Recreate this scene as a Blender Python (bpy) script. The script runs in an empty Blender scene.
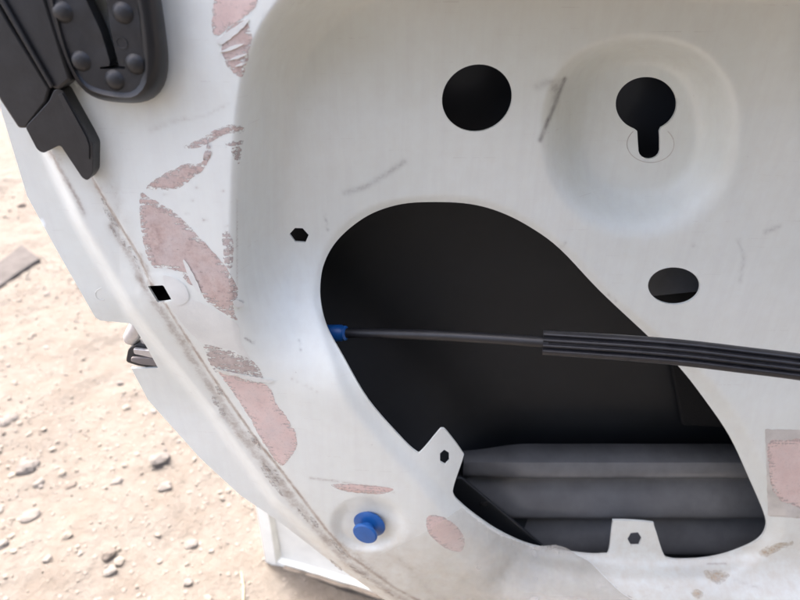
import bpy, bmesh, math, random
import numpy as np
from mathutils import Vector, noise, Matrix
from mathutils.geometry import delaunay_2d_cdt

# ------------------------------------------------------------------ camera
SC = bpy.context.scene
COL = SC.collection
D, HC, PITCH, FPX = 0.364, 1.00, math.radians(30), 600.0
cam = bpy.data.cameras.new('camera')
cam.sensor_width = 36.0
cam.lens = 36.0 * FPX / 800.0
cam.clip_start, cam.clip_end = 0.01, 500.0
camo = bpy.data.objects.new('camera', cam)
COL.objects.link(camo)
camo.location = (0, -D, HC)
camo.rotation_euler = (math.pi / 2 - PITCH, 0, 0)
SC.camera = camo
cam.dof.use_dof = True
cam.dof.focus_distance = 0.45
cam.dof.aperture_fstop = 7.5

# ------------------------------------------------------------------ light
SUN_AZ, SUN_EL = math.radians(-42), math.radians(60)     # azimuth from +y (behind the door) towards +x
W = bpy.data.worlds.new('World')
SC.world = W
W.use_nodes = True
nt = W.node_tree
sky = nt.nodes.new('ShaderNodeTexSky')
sky.sky_type = 'NISHITA'
sky.sun_disc = False
sky.sun_elevation = SUN_EL
sky.sun_rotation = SUN_AZ
sky.air_density, sky.dust_density, sky.ozone_density = 0.68, 9.0, 0.5
bg = nt.nodes['Background']
bg.inputs['Strength'].default_value = 0.15
nt.links.new(sky.outputs[0], bg.inputs[0])
sun = bpy.data.lights.new('sun', 'SUN')
sun.energy = 1.5
sun.angle = math.radians(10)
sun.color = (1.0, 0.96, 0.90)
suno = bpy.data.objects.new('sun', sun)
COL.objects.link(suno)
sd = Vector((math.sin(SUN_AZ) * math.cos(SUN_EL), math.cos(SUN_AZ) * math.cos(SUN_EL), math.sin(SUN_EL)))
suno.rotation_euler = sd.to_track_quat('Z', 'Y').to_euler()
SC.view_settings.view_transform = 'Standard'
SC.view_settings.look = 'None'
SC.view_settings.gamma = 1
SC.view_settings.exposure = 2.86
SC.render.engine = 'CYCLES'

# ------------------------------------------------------------------ door sheet coordinates
# (u, v) are flat drawing coordinates of the door sheet; P lifts them to metres at depth y behind the sheet plane
cp, sp = math.cos(PITCH), math.sin(PITCH)
def P(u, v, y=0.0):
    dy = FPX * cp + (300 - v) * sp
    dz = -FPX * sp + (300 - v) * cp
    t = (y + D) / dy
    return Vector((t * (u - 400), y, HC + t * dz))
def PA(uv, y):
    u, v = uv[:, 0], uv[:, 1]
    dy = FPX * cp + (300 - v) * sp
    dz = -FPX * sp + (300 - v) * cp
    t = (y + D) / dy
    return np.stack([t * (u - 400), np.zeros_like(u) + y, HC + t * dz], 1)
def G(u, v, z=0.0):
    dy = FPX * cp + (300 - v) * sp
    dz = -FPX * sp + (300 - v) * cp
    t = (HC - z) / -dz
    return Vector((t * (u - 400), -D + t * dy, z))

def sstep(a, b, x):
    t = np.clip((x - a) / (b - a), 0, 1)
    return t * t * (3 - 2 * t)
def segdist(pts, line, closed=False):
    L = np.array(line, float)
    A, B = (L, np.roll(L, -1, 0)) if closed else (L[:-1], L[1:])
    best = np.full(len(pts), 1e9)
    sign = np.zeros(len(pts))
    for a, b in zip(A, B):
        ab = b - a
        t = np.clip(((pts - a) @ ab) / max(ab @ ab, 1e-9), 0, 1)
        q = pts - (a + t[:, None] * ab)
        d = np.hypot(q[:, 0], q[:, 1])
        c = ab[0] * (pts[:, 1] - a[1]) - ab[1] * (pts[:, 0] - a[0])
        m = d < best - 1e-7
        best[m] = d[m]
        sign[m] = np.sign(c[m])
    return best, sign
def inside(pts, poly):
    L = np.array(poly, float)
    x, y = pts[:, 0], pts[:, 1]
    r = np.zeros(len(pts), bool)
    j = len(L) - 1
    for i in range(len(L)):
        yi, yj = L[i, 1], L[j, 1]
        if yi != yj:
            c = ((yi > y) != (yj > y)) & (x < (L[j, 0] - L[i, 0]) * (y - yi) / (yj - yi) + L[i, 0])
            r ^= c
        j = i
    return r
def catmull(pts, n=6, closed=True):
    out = []
    N = len(pts)
    rng = range(N) if closed else range(N - 1)
    for i in rng:
        if closed:
            p0, p1, p2, p3 = (pts[(i + k) % N] for k in (-1, 0, 1, 2))
        else:
            p0, p1, p2, p3 = (pts[min(max(i + k, 0), N - 1)] for k in (-1, 0, 1, 2))
        for k in range(n):
            t = k / n
            out.append(tuple(0.5 * (2 * p1[c] + (p2[c] - p0[c]) * t + (2 * p0[c] - 5 * p1[c] + 4 * p2[c] - p3[c]) * t * t
                             + (3 * p1[c] - p0[c] - 3 * p2[c] + p3[c]) * t ** 3) for c in (0, 1)))
    if not closed:
        out.append(tuple(pts[-1]))
    return out
def ellipse(cx, cy, a, b, ang=0, n=40):
    ca, sa = math.cos(ang), math.sin(ang)
    return [(cx + a * math.cos(t) * ca - b * math.sin(t) * sa, cy + a * math.cos(t) * sa + b * math.sin(t) * ca)
            for t in [2 * math.pi * k / n for k in range(n)]]
def round_poly(pts, r, n=4):
    out = []
    N = len(pts)
    for i in range(N):
        a, b, c = (Vector(pts[(i + k) % N]) for k in (-1, 0, 1))
        d1, d2 = a - b, c - b
        rr = min(r, d1.length * .45, d2.length * .45)
        s, e = b + d1.normalized() * rr, b + d2.normalized() * rr
        for k in range(n + 1):
            t = k / n
            out.append(tuple((1 - t) ** 2 * s + 2 * t * (1 - t) * b + t * t * e))
    return out
def resample(poly, step):
    out = []
    N = len(poly)
    for i in range(N):
        a, b = poly[i], poly[(i + 1) % N]
        n = max(1, int(math.hypot(b[0] - a[0], b[1] - a[1]) / step))
        for k in range(n):
            out.append((a[0] + (b[0] - a[0]) * k / n, a[1] + (b[1] - a[1]) * k / n))
    return out

# outlines of the door sheet
RIDGE = [(-70, -200), (-20, -20), (12, 60), (40, 130), (80, 220), (133, 310), (205, 400), (277, 500), (340, 560), (400, 602), (520, 668), (660, 706), (900, 722), (1330, 722)]
OUTER = [(-190, -300), (-120, -130), (-40, 20), (0, 107), (27, 196), (60, 256), (95, 317), (100, 320.5), (127, 323),
         (133, 325), (146, 346), (158, 368), (143, 368.5), (131, 368), (148, 400), (200, 458), (240, 495), (281, 523), (335, 565), (395, 607),
         (510, 685), (650, 730), (900, 748), (1330, 748), (1375, 700), (1375, -260), (1330, -300)]
BAND = [(1375, -62), (820, -70), (600, -78), (450, -76), (370, -58), (312, -24), (272, 18), (250, 66), (241, 120), (237.5, 180), (236.5, 240), (237, 300), (244, 345), (258, 385), (282, 430), (312, 470), (350, 500), (400, 530), (470, 570), (600, 610), (1375, 625)]
BANDTOP = [(330, -70), (420, -78), (600, -76), (820, -66), (1375, -60)]
SEAM = [(62, 120), (92, 178), (118, 222), (140, 258), (150, 282), (166, 305), (200, 358), (232, 405), (262, 447), (281, 470), (306, 503), (325, 528), (350, 556), (395, 588), (440, 612)]
OPEN = [(435, 202), (470, 204), (500, 212), (530, 227), (560, 249), (600, 291), (650, 338), (680, 368), (705, 400), (730, 437), (750, 480), (764, 513),
        (766, 528), (757, 541), (733, 552), (710, 558), (687, 560), (670, 559), (663, 553), (654.5, 527), (650, 522.5), (617, 520.5), (612.5, 524), (609, 551), (603, 554.5),
        (582, 554), (533, 546), (500, 532), (477, 517), (460, 503), (453.5, 495), (454, 485), (463, 458), (462, 452), (447, 432), (442, 429), (438, 432),
        (422, 451), (416, 452), (400, 437), (368, 400), (343, 357), (328, 330), (322, 310), (320, 290), (323, 267), (333, 246), (350, 228), (373, 213), (402, 204)]
OPEN_RIM = [(435, 202), (500, 212), (560, 249), (600, 291), (650, 338), (705, 400), (750, 480), (766, 528), (733, 552), (687, 560), (600, 556), (533, 546), (477, 517), (430, 470), (368, 400), (343, 357), (322, 310), (320, 290), (333, 246), (373, 213)]
open_s = catmull(OPEN, 5)
open_rim_s = catmull(OPEN_RIM, 4)
HOLES = {
    'opening': open_s,
    'round': ellipse(477, 98, 35.6, 33, -0.5, 48),
    'oval': ellipse(674, 286, 26, 18.6, 0.03, 40),
    'hex_a': [(289.3, 234.3), (295, 228), (302.7, 228.3), (308.7, 235), (305.3, 242.7), (295, 242)],
    'hex_b': [(440, 453.3), (444.3, 449.7), (449, 452.7), (449, 461), (445, 465), (440, 462.3)],
    'hex_c': [(627.3, 539), (630.7, 533), (638, 532.3), (642, 538.7), (639, 545.7), (631, 545.7)],
    'square': round_poly([(147.7, 286), (163.3, 285.3), (172, 300.7), (157.7, 302.7)], 1.5, 2),
}
key = []
for k in range(45):
    t = math.radians(68 + 15 + k * (360 - 44) / 44)
    key.append((646.3 + 30.6 * math.cos(t), 104 + 27 * math.sin(t)))
t0 = math.radians(68)
key = [(646.3 + 30.6 * math.cos(a), 104 + 27 * math.sin(a)) for a in np.linspace(math.radians(112), math.radians(428), 46)]
key = key[:-1] + [(659.6, 131), (660, 138), (660, 150)] + [(649.2 + 10.8 * math.cos(a), 150 + 9 * math.sin(a)) for a in np.linspace(0.1, math.pi - 0.1, 9)] + [(638.4, 150), (637.6, 138), (637.2, 131)]
HOLES['keyhole'] = key
outer_s = OUTER

def height(uv):
    """depth (m, + = away from the open side) of the pressed sheet at drawing coordinates uv"""
    u, v = uv[:, 0], uv[:, 1]
    h = np.zeros(len(uv))
    # outer flange sits further back than the rim
    d, s = segdist(uv, RIDGE)
    h += 0.010 * (1 - sstep(-7, 4, -s * d * 1.0)) if False else 0.010 * sstep(-2, 9, s * d)
    # recessed field
    d, s = segdist(uv, catmull(BAND, 5, False))
    inb = np.where(s < 0, d, -d)
    amp = 0.040 + 0.014 * (1 - sstep(0, 150, v)) - 0.0385 * sstep(230, 400, v) * (1 - sstep(420, 560, u))
    w = 60 + 10 * sstep(200, 400, v) + 22 * sstep(330, 480, u) * (1 - sstep(60, 200, v))
    inb = inb + 7
    t = np.clip(inb / w, 0, 1)
    t = np.where(t < .25, t * t * 2, t - .125) / .875
    prof = 1 - (1 - t) ** 1.5
    prof = np.where(inb < 0, 0, prof)
    h += amp * prof
    # the field is a shallow bowl that leans in towards the belt line and the left
    bu = 1 - (1 - np.clip(inb / 200, 0, 1)) ** 2
    bv = 1 - (1 - np.clip((v + 95) / 430, 0, 1)) ** 2
    low = 1 - 1.0 * sstep(240, 410, v)
    h += 0.028 * np.where(inb < 0, 0, bu) * bv * (1 - .45 * sstep(340, 500, v)) * (low * (1 - sstep(330, 520, u)) + sstep(330, 520, u))
    do, _ = segdist(uv, open_rim_s, True)
    do = np.where(inside(uv, open_rim_s), 0, do)
    h += 0.016 * np.clip(do / 110, 0, 1.2) * sstep(290, 420, v) * (1 - sstep(430, 560, u))
    # the rim falls away to the left of the crease
    h += 0.007 * np.clip(-inb / 110, 0, 1.0) ** 1.2
    dq, sq = segdist(uv, SEAM)
    h += -0.0016 * sstep(-1.2, 1.2, -sq * dq) * np.exp(-(np.maximum(-sq * dq, 0) / 30) ** 2)
    # deep round pressing with the keyhole
    du = np.where(u < 640, (u - 640) / 101, (u - 640) / 104)
    dv = np.where(v < 130, (v - 130) / 96, (v - 130) / 112)
    r = (np.abs(du) ** 2.15 + np.abs(dv) ** 2.15) ** (1 / 2.15)
    thr = 0.50 + 0.20 * sstep(0.1, 0.9, -dv) + 0.08 * sstep(0.1, .9, -du)
    h += 0.031 * (1 - sstep(thr, 1.0, r)) * (1 - .28 * np.clip(dv, -1, 1) - .20 * np.clip(du, -1, 1))
    # shallow vertical swage right of it
    h += -0.004 * sstep(742, 800, u) * (1 - sstep(120, 330, v))
    # turned-in edge round the opening
    d, s = segdist(uv, open_rim_s, True)
    inn = inside(uv, open_rim_s)
    wr = 7 + 15 * sstep(300, 420, v)
    dd = np.where(inn, 0, d)
    h += (0.0025 + 0.0045 * sstep(300, 420, v)) * (1 - sstep(0, 1, dd / wr))
    h += np.where(inn, np.minimum(d, 20) * 0.00005, 0)
    # dish for the plug
    r = np.hypot((u - 368) / 40, (v - 524) / 29)
    h += 0.006 * (1 - sstep(0.62, 1.0, r))
    # pad round the square hole
    r = np.hypot((u - 163) / 26, (v - 293) / 21)
    h += -0.0003 * (1 - sstep(0.8, 1.1, r))
    return h
def hs(u, v):
    return float(height(np.array([[u, v]], float))[0])
def S(u, v, off=0.0):
    return P(u, v, hs(u, v) - off)

# ------------------------------------------------------------------ materials
def new_mat(name):
    m = bpy.data.materials.new(name)
    m.use_nodes = True
    return m, m.node_tree.nodes, m.node_tree.links, m.node_tree.nodes['Principled BSDF']
def N(nodes, typ, **kw):
    n = nodes.new(typ)
    for k, val in kw.items():
        if hasattr(n, k):
            setattr(n, k, val)
    return n
def noise_tex(nodes, links, scale, detail=4, rough=.55, vec=None):
    n = nodes.new('ShaderNodeTexNoise')
    n.inputs['Scale'].default_value = scale
    n.inputs['Detail'].default_value = detail
    n.inputs['Roughness'].default_value = rough
    if vec is not None:
        links.new(vec, n.inputs['Vector'])
    return n
def ramp(nodes, links, src, stops):
    r = nodes.new('ShaderNodeValToRGB')
    els = r.color_ramp.elements
    while len(els) < len(stops):
        els.new(0.5)
    for e, (p, c) in zip(els, stops):
        e.position = p
        e.color = (*c, 1) if len(c) == 3 else c
    links.new(src, r.inputs[0])
    return r
def mixc(nodes, links, fac, a, b, blend='MIX'):
    m = nodes.new('ShaderNodeMix')
    m.data_type = 'RGBA'
    m.blend_type = blend
    for sock, val in ((m.inputs[0], fac), (m.inputs[6], a), (m.inputs[7], b)):
        if hasattr(val, 'links'):
            links.new(val, sock)
        elif isinstance(val, (int, float)):
            sock.default_value = val
        else:
            sock.default_value = (*val, 1)
    return m.outputs[2]
def math_n(nodes, links, op, a, b=0.0, clamp=False):
    m = nodes.new('ShaderNodeMath')
    m.operation = op
    m.use_clamp = clamp
    for sock, val in ((m.inputs[0], a), (m.inputs[1], b)):
        if hasattr(val, 'links'):
            links.new(val, sock)
        else:
            sock.default_value = val
    return m.outputs[0]
def bump(nodes, links, bsdf, src, strength, dist):
    b = nodes.new('ShaderNodeBump')
    b.inputs['Strength'].default_value = strength
    b.inputs['Distance'].default_value = dist
    links.new(src, b.inputs['Height'])
    links.new(b.outputs[0], bsdf.inputs['Normal'])
def objco(nodes):
    return nodes.new('ShaderNodeTexCoord').outputs['Object']

def mat_simple(name, col, rough=.5, var=.15, scale=60, bumpd=0.0003, bstr=.3, metal=0.0, spec=.5):
    m, n, l, b = new_mat(name)
    co = objco(n)
    t = noise_tex(n, l, scale, 5, .6, co)
    lo = tuple(c * (1 - var) for c in col)
    hi = tuple(min(1, c * (1 + var)) for c in col)
    r = ramp(n, l, t.outputs[0], [(.3, lo), (.7, hi)])
    l.new(r.outputs[0], b.inputs['Base Color'])
    b.inputs['Roughness'].default_value = rough
    b.inputs['Metallic'].default_value = metal
    b.inputs['Specular IOR Level'].default_value = spec
    t2 = noise_tex(n, l, scale * 6, 3, .6, co)
    bump(n, l, b, t2.outputs[0], bstr, bumpd)
    return m

def make_paint():
    m, n, l, b = new_mat('white_paint')
    co = objco(n)
    big = noise_tex(n, l, 9, 4, .6, co)
    base = ramp(n, l, big.outputs[0], [(.3, (.735, .78, .74)), (.7, (.79, .83, .795))]).outputs[0]
    # faint vertical wipe streaks
    mp = n.new('ShaderNodeMapping')
    mp.inputs['Scale'].default_value = (160, 160, 9)
    l.new(co, mp.inputs[0])
    st = noise_tex(n, l, 1, 3, .6, mp.outputs[0])
    stf = ramp(n, l, st.outputs[0], [(.42, (0, 0, 0)), (.8, (1, 1, 1))]).outputs[0]
    base = mixc(n, l, math_n(n, l, 'MULTIPLY', stf, .20), base, (.60, .60, .60))
    at = n.new('ShaderNodeAttribute')
    at.attribute_name = 'wear'
    sep = n.new('ShaderNodeSeparateColor')
    l.new(at.outputs['Color'], sep.inputs[0])
    fine = noise_tex(n, l, 420, 6, .7, co)
    mid = noise_tex(n, l, 90, 5, .65, co)
    # dust film (blue channel): beige
    f = math_n(n, l, 'MULTIPLY', sep.outputs[2], math_n(n, l, 'ADD', math_n(n, l, 'MULTIPLY', mid.outputs[0], 1.3), -.12), True)
    base = mixc(n, l, f, base, (.58, .53, .44))
    # grime (red): brown-grey, broken up
    brk = math_n(n, l, 'ADD', math_n(n, l, 'MULTIPLY', fine.outputs[0], 1.1), math_n(n, l, 'MULTIPLY', mid.outputs[0], 1.0))
    g = math_n(n, l, 'ADD', sep.outputs[0], math_n(n, l, 'SUBTRACT', brk, 1.62))
    g = math_n(n, l, 'MULTIPLY', g, 2.2, True)
    g = math_n(n, l, 'MULTIPLY', g, .42)
    soft = math_n(n, l, 'MULTIPLY', math_n(n, l, 'MULTIPLY', sep.outputs[0], sep.outputs[0]), math_n(n, l, 'MULTIPLY', mid.outputs[0], 1.0))
    g = math_n(n, l, 'ADD', g, soft, True)
    base = mixc(n, l, g, base, (.30, .25, .21))
    # dark scuffs (green)
    g2 = math_n(n, l, 'ADD', sep.outputs[1], math_n(n, l, 'SUBTRACT', brk, 1.55))
    g2 = math_n(n, l, 'MULTIPLY', g2, 1.8, True)
    g2 = math_n(n, l, 'MULTIPLY', g2, .15)
    soft = math_n(n, l, 'MULTIPLY', math_n(n, l, 'MULTIPLY', sep.outputs[1], sep.outputs[1]), math_n(n, l, 'MULTIPLY', mid.outputs[0], 1.45))
    g2 = math_n(n, l, 'ADD', g2, soft, True)
    base = mixc(n, l, g2, base, (.16, .15, .15))
    # specks
    vor = n.new('ShaderNodeTexVoronoi')
    vor.inputs['Scale'].default_value = 55
    l.new(co, vor.inputs['Vector'])
    spk = ramp(n, l, vor.outputs['Distance'], [(.012, (1, 1, 1)), (.05, (0, 0, 0))]).outputs[0]
    spk = math_n(n, l, 'MULTIPLY', spk, math_n(n, l, 'GREATER_THAN', mid.outputs[0], .56))
    base = mixc(n, l, math_n(n, l, 'MULTIPLY', spk, .45), base, (.33, .30, .28))
    for ang, thr_, amt in ((35, .70, .22), (-62, .72, .18)):
        m2 = n.new('ShaderNodeMapping')
        m2.inputs['Rotation'].default_value = (0, math.radians(ang), 0)
        m2.inputs['Scale'].default_value = (14, 14, 700)
        l.new(co, m2.inputs[0])
        s2 = noise_tex(n, l, 1, 2, .5, m2.outputs[0])
        sf = ramp(n, l, s2.outputs[0], [(thr_, (0, 0, 0)), (thr_ + .05, (1, 1, 1))]).outputs[0]
        sf = math_n(n, l, 'MULTIPLY', sf, math_n(n, l, 'GREATER_THAN', mid.outputs[0], .5))
        base = mixc(n, l, math_n(n, l, 'MULTIPLY', sf, amt), base, (.42, .39, .37))
    l.new(base, b.inputs['Base Color'])
    rr = ramp(n, l, mid.outputs[0], [(.3, (.34, .34, .34)), (.7, (.52, .52, .52))]).outputs[0]
    l.new(rr, b.inputs['Roughness'])
    b.inputs['Specular IOR Level'].default_value = .45
    b.inputs['Coat Weight'].default_value = .15
    b.inputs['Coat Roughness'].default_value = .25
    wav = noise_tex(n, l, 30, 3, .5, co)
    bump(n, l, b, math_n(n, l, 'ADD', wav.outputs[0], math_n(n, l, 'MULTIPLY', fine.outputs[0], .06)), .22, .0022)
    return m
M_PAINT = make_paint()
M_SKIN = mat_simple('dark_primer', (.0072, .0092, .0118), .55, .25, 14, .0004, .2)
M_BEAM = mat_simple('grey_primer', (.150, .152, .154), .27, .18, 25, .0003, .2)
M_INNER = mat_simple('panel_back_paint', (.55, .56, .58), .5, .15, 14, .0004, .2)
M_PAD = mat_simple('bitumen_pad', (.0022, .0022, .0025), .85, .3, 120, .001, .6)
M_RUBBER = mat_simple('black_rubber', (.014, .0145, .016), .48, .3, 70, .0003, .4)
M_RUBBER_SHADE = mat_simple('shaded_rubber', (.007, .0075, .009), .4, .3, 70, .0003, .3)  # same rubber as the face, with the side wall's shade put into the colour
M_TRIM = mat_simple('black_plastic', (.018, .019, .021), .42, .35, 60, .0003, .4)
M_CABLE = mat_simple('cable_plastic', (.012, .012, .014), .45, .3, 120, .0002, .4)
M_SLEEVE = mat_simple('sleeve_plastic', (.019, .019, .022), .36, .3, 90, .0002, .35)
M_BLUE = mat_simple('blue_plastic', (.008, .085, .30), .38, .12, 80, .0002, .2)
M_STEEL = mat_simple('galvanised_steel', (.52, .52, .53), .42, .25, 80, .0003, .3, .7)
M_BACKPANEL = mat_simple('weathered_white_paint', (.66, .68, .65), .5, .10, 18, .0004, .3)
M_LIP = mat_simple('dirty_seal', (.16, .135, .11), .8, .4, 40, .0008, .5)
M_FOILG = mat_simple('grey_glue', (.57, .545, .505), .6, .18, 45, .0004, .4)
M_FOIL = mat_simple('offwhite_glue', (.70, .71, .67), .55, .06, 60, .0004, .4)

def make_pink(name, a, b_, c, scale=170, wear_=1.0, fill=.18, opac=1.0):
    m, n, l, b = new_mat(name)
    co = objco(n)
    t = noise_tex(n, l, scale, 6, .72, co)
    r = ramp(n, l, t.outputs[0], [(.28, a), (.5, b_), (.72, c)])
    t3 = noise_tex(n, l, 38, 4, .65, co)
    out = mixc(n, l, math_n(n, l, 'MULTIPLY', ramp(n, l, t3.outputs[0], [(.45, (0, 0, 0)), (.72, (1, 1, 1))]).outputs[0], .55), r.outputs[0], (.56, .51, .49))
    t4 = noise_tex(n, l, 480, 4, .65, co)
    out = mixc(n, l, math_n(n, l, 'MULTIPLY', ramp(n, l, t4.outputs[0], [(.52, (0, 0, 0)), (.70, (1, 1, 1))]).outputs[0], .32), out, (.30, .235, .22))
    l.new(out, b.inputs['Base Color'])
    b.inputs['Roughness'].default_value = .8
    b.inputs['Specular IOR Level'].default_value = .2
    bump(n, l, b, t.outputs[0], .6, .0008)
    # rubbed through near its edge and along scrape lines
    at = n.new('ShaderNodeAttribute'); at.attribute_name = 'inset'
    mp = n.new('ShaderNodeMapping')
    mp.inputs['Rotation'].default_value = (0, math.radians(32), 0)
    mp.inputs['Scale'].default_value = (60, 60, 420)
    l.new(co, mp.inputs[0])
    sc = noise_tex(n, l, 1, 4, .7, mp.outputs[0])
    k = math_n(n, l, 'ADD', math_n(n, l, 'MULTIPLY', at.outputs['Fac'], .55), fill)
    k = math_n(n, l, 'ADD', k, math_n(n, l, 'MULTIPLY', math_n(n, l, 'SUBTRACT', sc.outputs[0], .5), 2.0 * wear_))
    k = math_n(n, l, 'ADD', k, math_n(n, l, 'MULTIPLY', math_n(n, l, 'SUBTRACT', .5, t4.outputs[0]), 1.3 * wear_))
    k = math_n(n, l, 'MULTIPLY', k, 2.3 if opac == 1 else 1.6, True)
    k = math_n(n, l, 'MULTIPLY', k, opac)
    tr = n.new('ShaderNodeBsdfTransparent')
    mx = n.new('ShaderNodeMixShader')
    l.new(k, mx.inputs[0]); l.new(tr.outputs[0], mx.inputs[1]); l.new(b.outputs[0], mx.inputs[2])
    l.new(mx.outputs[0], n['Material Output'].inputs[0])
    return m
M_PINK = make_pink('pink_residue', (.41, .30, .265), (.55, .43, .385), (.61, .52, .47))
M_PINK2 = make_pink('smooth_pink_residue', (.62, .465, .425), (.68, .535, .49), (.71, .59, .545), 60, .8, .28)
M_GREYPINK = make_pink('grey_residue', (.37, .30, .27), (.49, .42, .385), (.58, .52, .48), 200, 1.4, .12)
M_RUST = make_pink('rust_stain', (.40, .27, .14), (.52, .38, .23), (.62, .51, .37), 60, .45, .12, .8)

def make_film():
    m, n, l, b = new_mat('vinyl_film')
    co = objco(n)
    t = noise_tex(n, l, 35, 4, .6, co)
    l.new(ramp(n, l, t.outputs[0], [(.35, (.62, .58, .50)), (.65, (.74, .71, .64))]).outputs[0], b.inputs['Base Color'])
    b.inputs['Roughness'].default_value = .3
    bump(n, l, b, t.outputs[0], .4, .002)
    tr = n.new('ShaderNodeBsdfTransparent')
    mx = n.new('ShaderNodeMixShader')
    at = n.new('ShaderNodeAttribute'); at.attribute_name = 'dusty'
    fac = math_n(n, l, 'ADD', math_n(n, l, 'MULTIPLY', t.outputs[0], .55), .0, True)
    l.new(math_n(n, l, 'MULTIPLY', fac, at.outputs['Fac']), mx.inputs[0])
    l.new(tr.outputs[0], mx.inputs[1])
    l.new(b.outputs[0], mx.inputs[2])
    l.new(mx.outputs[0], n['Material Output'].inputs[0])
    return m
M_FILM = make_film()

def make_sand():
    m, n, l, b = new_mat('sand')
    co = objco(n)
    t = noise_tex(n, l, 4, 6, .6, co)
    r = ramp(n, l, t.outputs[0], [(.3, (0.089, 0.079, 0.070)), (.55, (0.107, 0.096, 0.086)), (.75, (0.119, 0.110, 0.100))])
    t2 = noise_tex(n, l, 60, 6, .7, co)
    out = mixc(n, l, .55, r.outputs[0], ramp(n, l, t2.outputs[0], [(.3, (0.072, 0.064, 0.055)), (.6, (0.115, 0.104, 0.094)), (.8, (0.139, 0.130, 0.119))]).outputs[0])
    t6 = noise_tex(n, l, 13, 4, .6, co)
    out = mixc(n, l, math_n(n, l, 'MULTIPLY', ramp(n, l, t6.outputs[0], [(.42, (0, 0, 0)), (.66, (1, 1, 1))]).outputs[0], .45), out, (0.084, 0.070, 0.058))
    vor = n.new('ShaderNodeTexVoronoi')
    vor.inputs['Scale'].default_value = 75
    l.new(co, vor.inputs['Vector'])
    sepc = n.new('ShaderNodeSeparateColor')
    l.new(vor.outputs['Color'], sepc.inputs[0])
    spk = math_n(n, l, 'MULTIPLY', math_n(n, l, 'GREATER_THAN', sepc.outputs[0], .86), ramp(n, l, vor.outputs['Distance'], [(.25, (1, 1, 1)), (.4, (0, 0, 0))]).outputs[0])
    out = mixc(n, l, math_n(n, l, 'MULTIPLY', spk, .5), out, (0.178, 0.162, 0.149))
    l.new(out, b.inputs['Base Color'])
    b.inputs['Roughness'].default_value = .95
    b.inputs['Specular IOR Level'].default_value = .1
    t5 = noise_tex(n, l, 22, 4, .55, co)
    hgt = math_n(n, l, 'ADD', t2.outputs[0], math_n(n, l, 'ADD', math_n(n, l, 'MULTIPLY', spk, .5), math_n(n, l, 'MULTIPLY', t5.outputs[0], 1.6)))
    bump(n, l, b, hgt, .7, .012)
    return m
M_SAND = make_sand()
M_STONE_G = mat_simple('grey_stone', (0.123, 0.113, 0.106), .9, .3, 60, .002, .6, 0, .08)
M_STONE_W = mat_simple('pale_stone', (0.149, 0.138, 0.128), .9, .15, 60, .002, .6, 0, .08)
M_STONE_D = mat_simple('dark_stone', (0.104, 0.090, 0.080), .9, .3, 60, .002, .6, 0, .08)
M_STONE_B = mat_simple('tan_stone', (0.124, 0.110, 0.095), .9, .2, 60, .002, .6)
M_STRAW = mat_simple('dry_straw', (.30, .24, .14), .8, .2, 60, .001, .3)
M_SLABT = mat_simple('concrete', (.060, .056, .055), .95, .2, 25, .002, .5, 0, .02)

# ------------------------------------------------------------------ mesh helpers
def link(name, me, parent=None, mats=()):
    o = bpy.data.objects.new(name, me)
    COL.objects.link(o)
    for m in mats:
        me.materials.append(m)
    if parent is not None:
        o.parent = parent
        if me is not None:
            me.transform(Matrix.Translation(-Vector(PW[parent.name])))
    return o
PW = {}     # world origin of every parent
def mesh_from(name, verts, faces, mat, parent=None, smooth=40, loc=None):
    me = bpy.data.meshes.new(name)
    me.from_pydata([tuple(v) for v in verts], [], faces)
    me.validate()
    if smooth:
        for p in me.polygons:
            p.use_smooth = True
        me.set_sharp_from_angle(angle=math.radians(smooth))
    bm = bmesh.new(); bm.from_mesh(me)
    bmesh.ops.recalc_face_normals(bm, faces=bm.faces)
    bm.to_mesh(me); bm.free()
    o = link(name, me, parent, [mat])
    if parent is None and loc is not None:
        me.transform(Matrix.Translation(-Vector(loc)))
        o.location = loc
    PW[o.name] = PW[parent.name] if parent is not None else tuple(o.location)
    return o
def empty(name, loc):
    o = bpy.data.objects.new(name, None)
    o.empty_display_size = .05
    COL.objects.link(o)
    o.location = loc
    PW[o.name] = tuple(loc)
    return o
def tag(o, label=None, cat=None, group=None, kind=None):
    for k, val in (('label', label), ('category', cat), ('group', group), ('kind', kind)):
        if val:
            o[k] = val
    return o
def tube(path, rad, n=12, caps=True):
    """closed tube round a list of Vectors; rad number or list"""
    V, F = [], []
    for i, p in enumerate(path):
        t = (path[min(i + 1, len(path) - 1)] - path[max(i - 1, 0)]).normalized()
        a = t.cross(Vector((0, 0, 1)) if abs(t.z) < .9 else Vector((0, 1, 0))).normalized()
        b = t.cross(a)
        r = rad[i] if isinstance(rad, (list, tuple)) else rad
        for k in range(n):
            w = 2 * math.pi * k / n
            V.append(p + a * r * math.cos(w) + b * r * math.sin(w))
    for i in range(len(path) - 1):
        for k in range(n):
            F.append((i * n + k, i * n + (k + 1) % n, (i + 1) * n + (k + 1) % n, (i + 1) * n + k))
    if caps:
        F.append(tuple(range(n - 1, -1, -1)))
        F.append(tuple((len(path) - 1) * n + k for k in range(n)))
    return V, F
def lathe(profile, origin, axis, n=28):
    """profile: list of (radius, height along axis)"""
    ax = Vector(axis).normalized()
    a = ax.orthogonal().normalized()
    b = ax.cross(a)
    V, F = [], []
    for r, hgt in profile:
        for k in range(n):
            w = 2 * math.pi * k / n
            V.append(Vector(origin) + ax * hgt + a * r * math.cos(w) + b * r * math.sin(w))
    for i in range(len(profile) - 1):
        for k in range(n):
            F.append((i * n + k, i * n + (k + 1) % n, (i + 1) * n + (k + 1) % n, (i + 1) * n + k))
    F.append(tuple(range(n - 1, -1, -1)))
    F.append(tuple((len(profile) - 1) * n + k for k in range(n)))
    return V, F

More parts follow.
